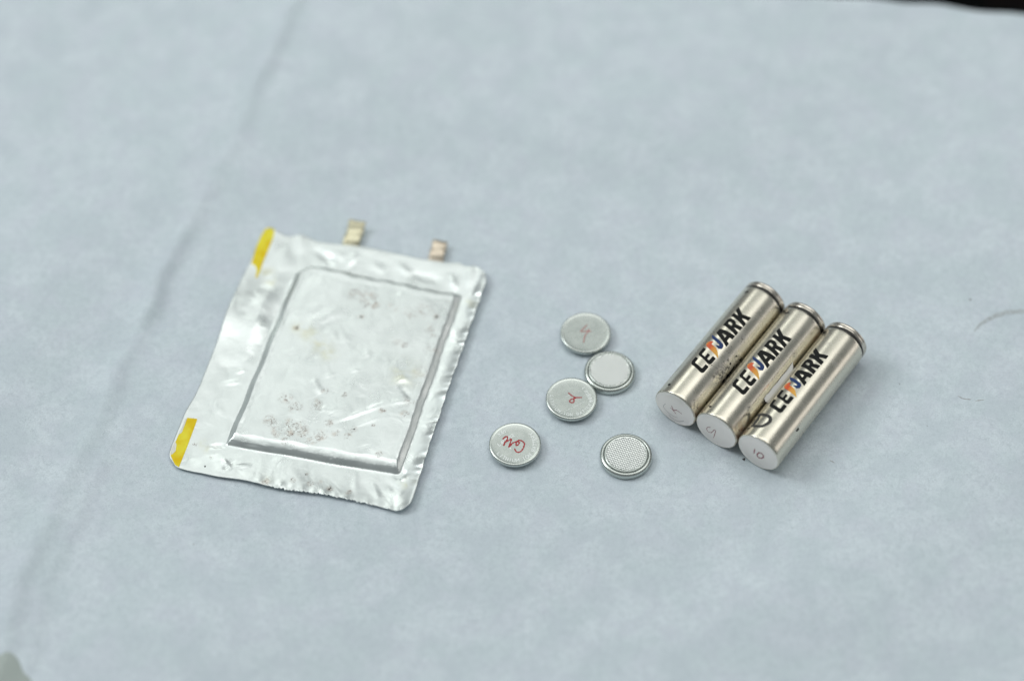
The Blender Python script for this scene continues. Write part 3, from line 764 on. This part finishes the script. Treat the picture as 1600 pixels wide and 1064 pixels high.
def cell(x, y, yaw, off, label, wear, rust, red, red_w, marks=()):
    t = thing("cylindrical_cell", (x, y, 0), yaw, label, "cylindrical battery", CYLS)
    can = lathe("can", CAN, 160, 'X', NICKEL, t, centre=(0, 0, BR), close=False)
    co = np.empty(len(can.data.vertices) * 3); can.data.vertices.foreach_get("co", co); co = co.reshape(-1, 3) / MM
    th = np.arctan2(co[:, 1], co[:, 2] - BR); s = co[:, 0]; v = th * 9.07
    def field(spots):
        f = np.zeros(len(s))
        for (a, b, ra, rb, am) in spots:
            f = np.maximum(f, am * np.exp(-(((s - a) / ra) ** 2 + ((v - b) / rb) ** 2)))
        return f
    attr(can, "wear", field(wear)); attr(can, "rust", field(rust))
    lathe("seal_ring", SEALB, 128, 'X', SEAL, t, centre=(0, 0, BR), close=False)
    lathe("crimped_rim", RIMP, 128, 'X', RIM, t, centre=(0, 0, BR), close=False)
    lathe("gasket", TOPSEAL, 96, 'X', SEAL, t, centre=(0, 0, BR), close=False)
    lathe("terminal", TERM, 96, 'X', RIM, t, centre=(0, 0, BR), close=False)
    lathe("end_face", ENDP, 128, 'X', ENDM, t, centre=(0, 0, BR), close=False)
    pl = on_can(off, 0.03)
    rnd = 0.12
    for ch in "CEARK":
        decal("letter", lambda a, b: poly_sdf(a, b, LET[ch]) - 0.10, (14, -4, 50, 6), 0.16, pl, INK, t)
    o = decal("logo_letter_lower", lambda a, b: poly_sdf(a, b, [ORANGE_P]) - 0.03, (23, -5, 31, 6), 0.14, pl, ORANGE, t)
    o.name = "orange_stroke"
    cc = np.empty(len(o.data.vertices) * 3); o.data.vertices.foreach_get("co", cc); cc = cc.reshape(-1, 3) / MM
    vv2 = (np.arctan2(cc[:, 1], cc[:, 2] - BR) - off) * 9.07
    attr(o, "tone", np.clip((vv2 + 3.7) / 8.0, 0, 1))
    decal("blue_stroke", lambda a, b: poly_sdf(a, b, [BLUE_P]) - 0.03, (27, -3, 34, 6), 0.14, pl, BLUE, t)
    decal("minus_sign", lambda a, b: poly_sdf(a, b, [MINUS]), (2.5, 4, 5, 7.5), 0.14, pl, INK, t)
    decal("plus_sign", lambda a, b: line_sdf(a, b, PLUS, 0.5), (56.5, 4, 60, 7.2), 0.14, pl, INK, t)
    if red:
        decal("handwriting", lambda a, b: line_sdf(a, b, [curve_pts(l, 5) for l in red], red_w, 0.25), (-7, -8, 7, 8), 0.08, on_end(0.035), RED2, t)
    return t

c1 = cell(61.598, -40.93, 0.9335, 0.0, "sooty cylindrical battery, leftmost of the three, red X-like mark on its flat end",
          [(22, -9, 9, 4, 1.0), (30, -10, 6, 3, 0.8), (12, 10, 7, 2.5, 0.7), (22, 9, 6, 3, 0.6), (38, -6, 3, 2, 0.8), (20, -3.5, 2, 1.5, 0.9), (30, -5, 3, 1.5, 0.6), (3, -9, 3, 5, 0.7), (20, 5, 3, 1, .5), (27, -16, 9, 4, 1.0)],
          [(2, -13, 4, 4, 0.5)],
          [[(-1.56, 0.92), (-0.95, -0.44), (-0.46, -1.63), (0.61, -2.61)], [(-1.9, -0.7), (-0.47, -1.3), (0.85, 0.1)], [(-0.46, -1.1), (1.0, -0.2), (3.08, -0.59)]], 0.26)
LINEM = simple("dark_scratch", (0.25, 0.235, 0.23), 0.5, 0.5)
for l in ([(-4.26, 0.04), (-5.1, -1.96), (-4.48, -3.58), (-2.59, -4.7), (-0.37, -5.02), (1.44, -4.6)], [(-2.55, -5.73), (-0.66, -6.85), (1.9, -6.62), (4.35, -4.33)], [(-7.6, -4.2), (-5.5, -6.6), (-2.6, -8.1), (0.5, -8.45)]):
    decal("scratch", lambda a, b, l=l: line_sdf(a, b, [curve_pts(l, 6)], 0.13), (-9, -9, 9, 9), 0.1, on_end(0.03), LINEM, c1)
SOOT = simple("black_soot", (0.008, 0.008, 0.008), 0.9, 0.0, 0.1)
for (a, b, w_, h_) in ((32.5, -11.8, 1.0, 0.5), (29.6, -12.0, 0.7, 0.4), (27.2, -11.7, 1.1, 0.55), (24.3, -12.0, 2.3, 0.6), (20.6, -11.9, 1.2, 0.5), (31.0, -8.8, 0.5, 0.3), (26.8, -8.8, 0.55, 0.35)):
    decal("soot_mark", lambda x, y, a=a, b=b, w_=w_, h_=h_: np.hypot((x - a) / w_, (y - b) / h_) - 1 + 0.45 * np.sin(x * 3.3 + b) * np.sin(y * 5 + a), (a - 4, b - 2, a + 4, b + 2), 0.18, on_can(0, 0.03), SOOT, c1)
c2 = cell(76.546, -51.5, 0.9335, 0.0, "middle of three cylindrical batteries, torn white label scrap on its side",
          [(44, -8, 2, 2, 0.7), (12, -7.5, 1.5, 1.5, 0.7), (22, -11, 2, 1.5, 0.8), (48, -12, 3, 2, 0.6), (30, -12, 8, 2.5, 0.5), (4, -12, 4, 3, 0.8)],
          [(4, -13, 4, 4.5, 0.9), (9, -15, 5, 3, 0.9), (2, -9.5, 2, 2.5, 0.5), (59, -12, 4, 3, 0.4)],
          [[(-2.49, 0.39), (-3.7, -0.61), (-3.97, -2.17), (-3.19, -3.12), (-1.95, -2.63), (-1.15, -0.9), (-0.68, 0.29), (-0.12, -0.04), (-0.22, -1.45), (-0.72, -5.08)]], 0.26)
c3 = cell(91.777, -61.814, 0.938, 0.253, "cylindrical battery with a black marker curve and a red 10 on its end",
          [(47, -5, 1.5, 1.5, 0.6), (53, 2, 1.5, 1, 0.5)], [],
          [[(-1.54, 1.23), (-1.67, -1.82)], [(0.46, 0.51), (-0.27, -1.45), (0.36, -2.8), (1.73, -2.18), (2.48, -0.47), (1.68, 0.73), (0.46, 0.51)]], 0.5)
mk = curve_pts([(8.6, 11.8), (11.4, 9.7), (11.4, 7.2), (11.2, 5.24), (11.0, 2.8), (10.3, 1.71), (8.9, 1.14), (7.1, 1.6), (5.4, 2.85), (4.9, 5.41)], 6)
decal("marker_curve", lambda a, b: line_sdf(a, b, [mk, [(11.3, 7.4), (8.2, 6.6), (5.0, 6.6)]], 1.3, 0.12), (3, -1, 14, 13.5), 0.16, on_can(0, 0.03), MARKER, c3)
decal("minus_sign", lambda a, b: poly_sdf(a, b, [[(13.9, -10.2), (15.7, -10.2), (15.5, -9.3), (13.7, -9.3)]]), (12, -12, 17, -8), 0.14, on_can(0, 0.03), INK, c3)

# torn label scrap caught between the middle and the right cell
scrap_p = [(20.6, -9.9), (22.5, -9.75), (24, -10.0), (27, -9.85), (30, -10.1), (33, -9.9), (36.5, -10.1), (39.8, -9.9), (41.3, -9.7), (40.2, -11.3), (38, -12.9), (34, -13.0), (24, -13.0), (21.5, -12.6), (20.3, -11.4)]
o = decal("label_scrap", lambda a, b: poly_sdf(a, b, [scrap_p]) + 0.1 * np.sin(a * 5) * np.sin(b * 7), (19, -14, 43, -8.5), 0.25, lambda u, v: on_can(0, 0.1 + 0.28 * max(0.0, -9.6 - v))(u, v), SCRAP, c2)
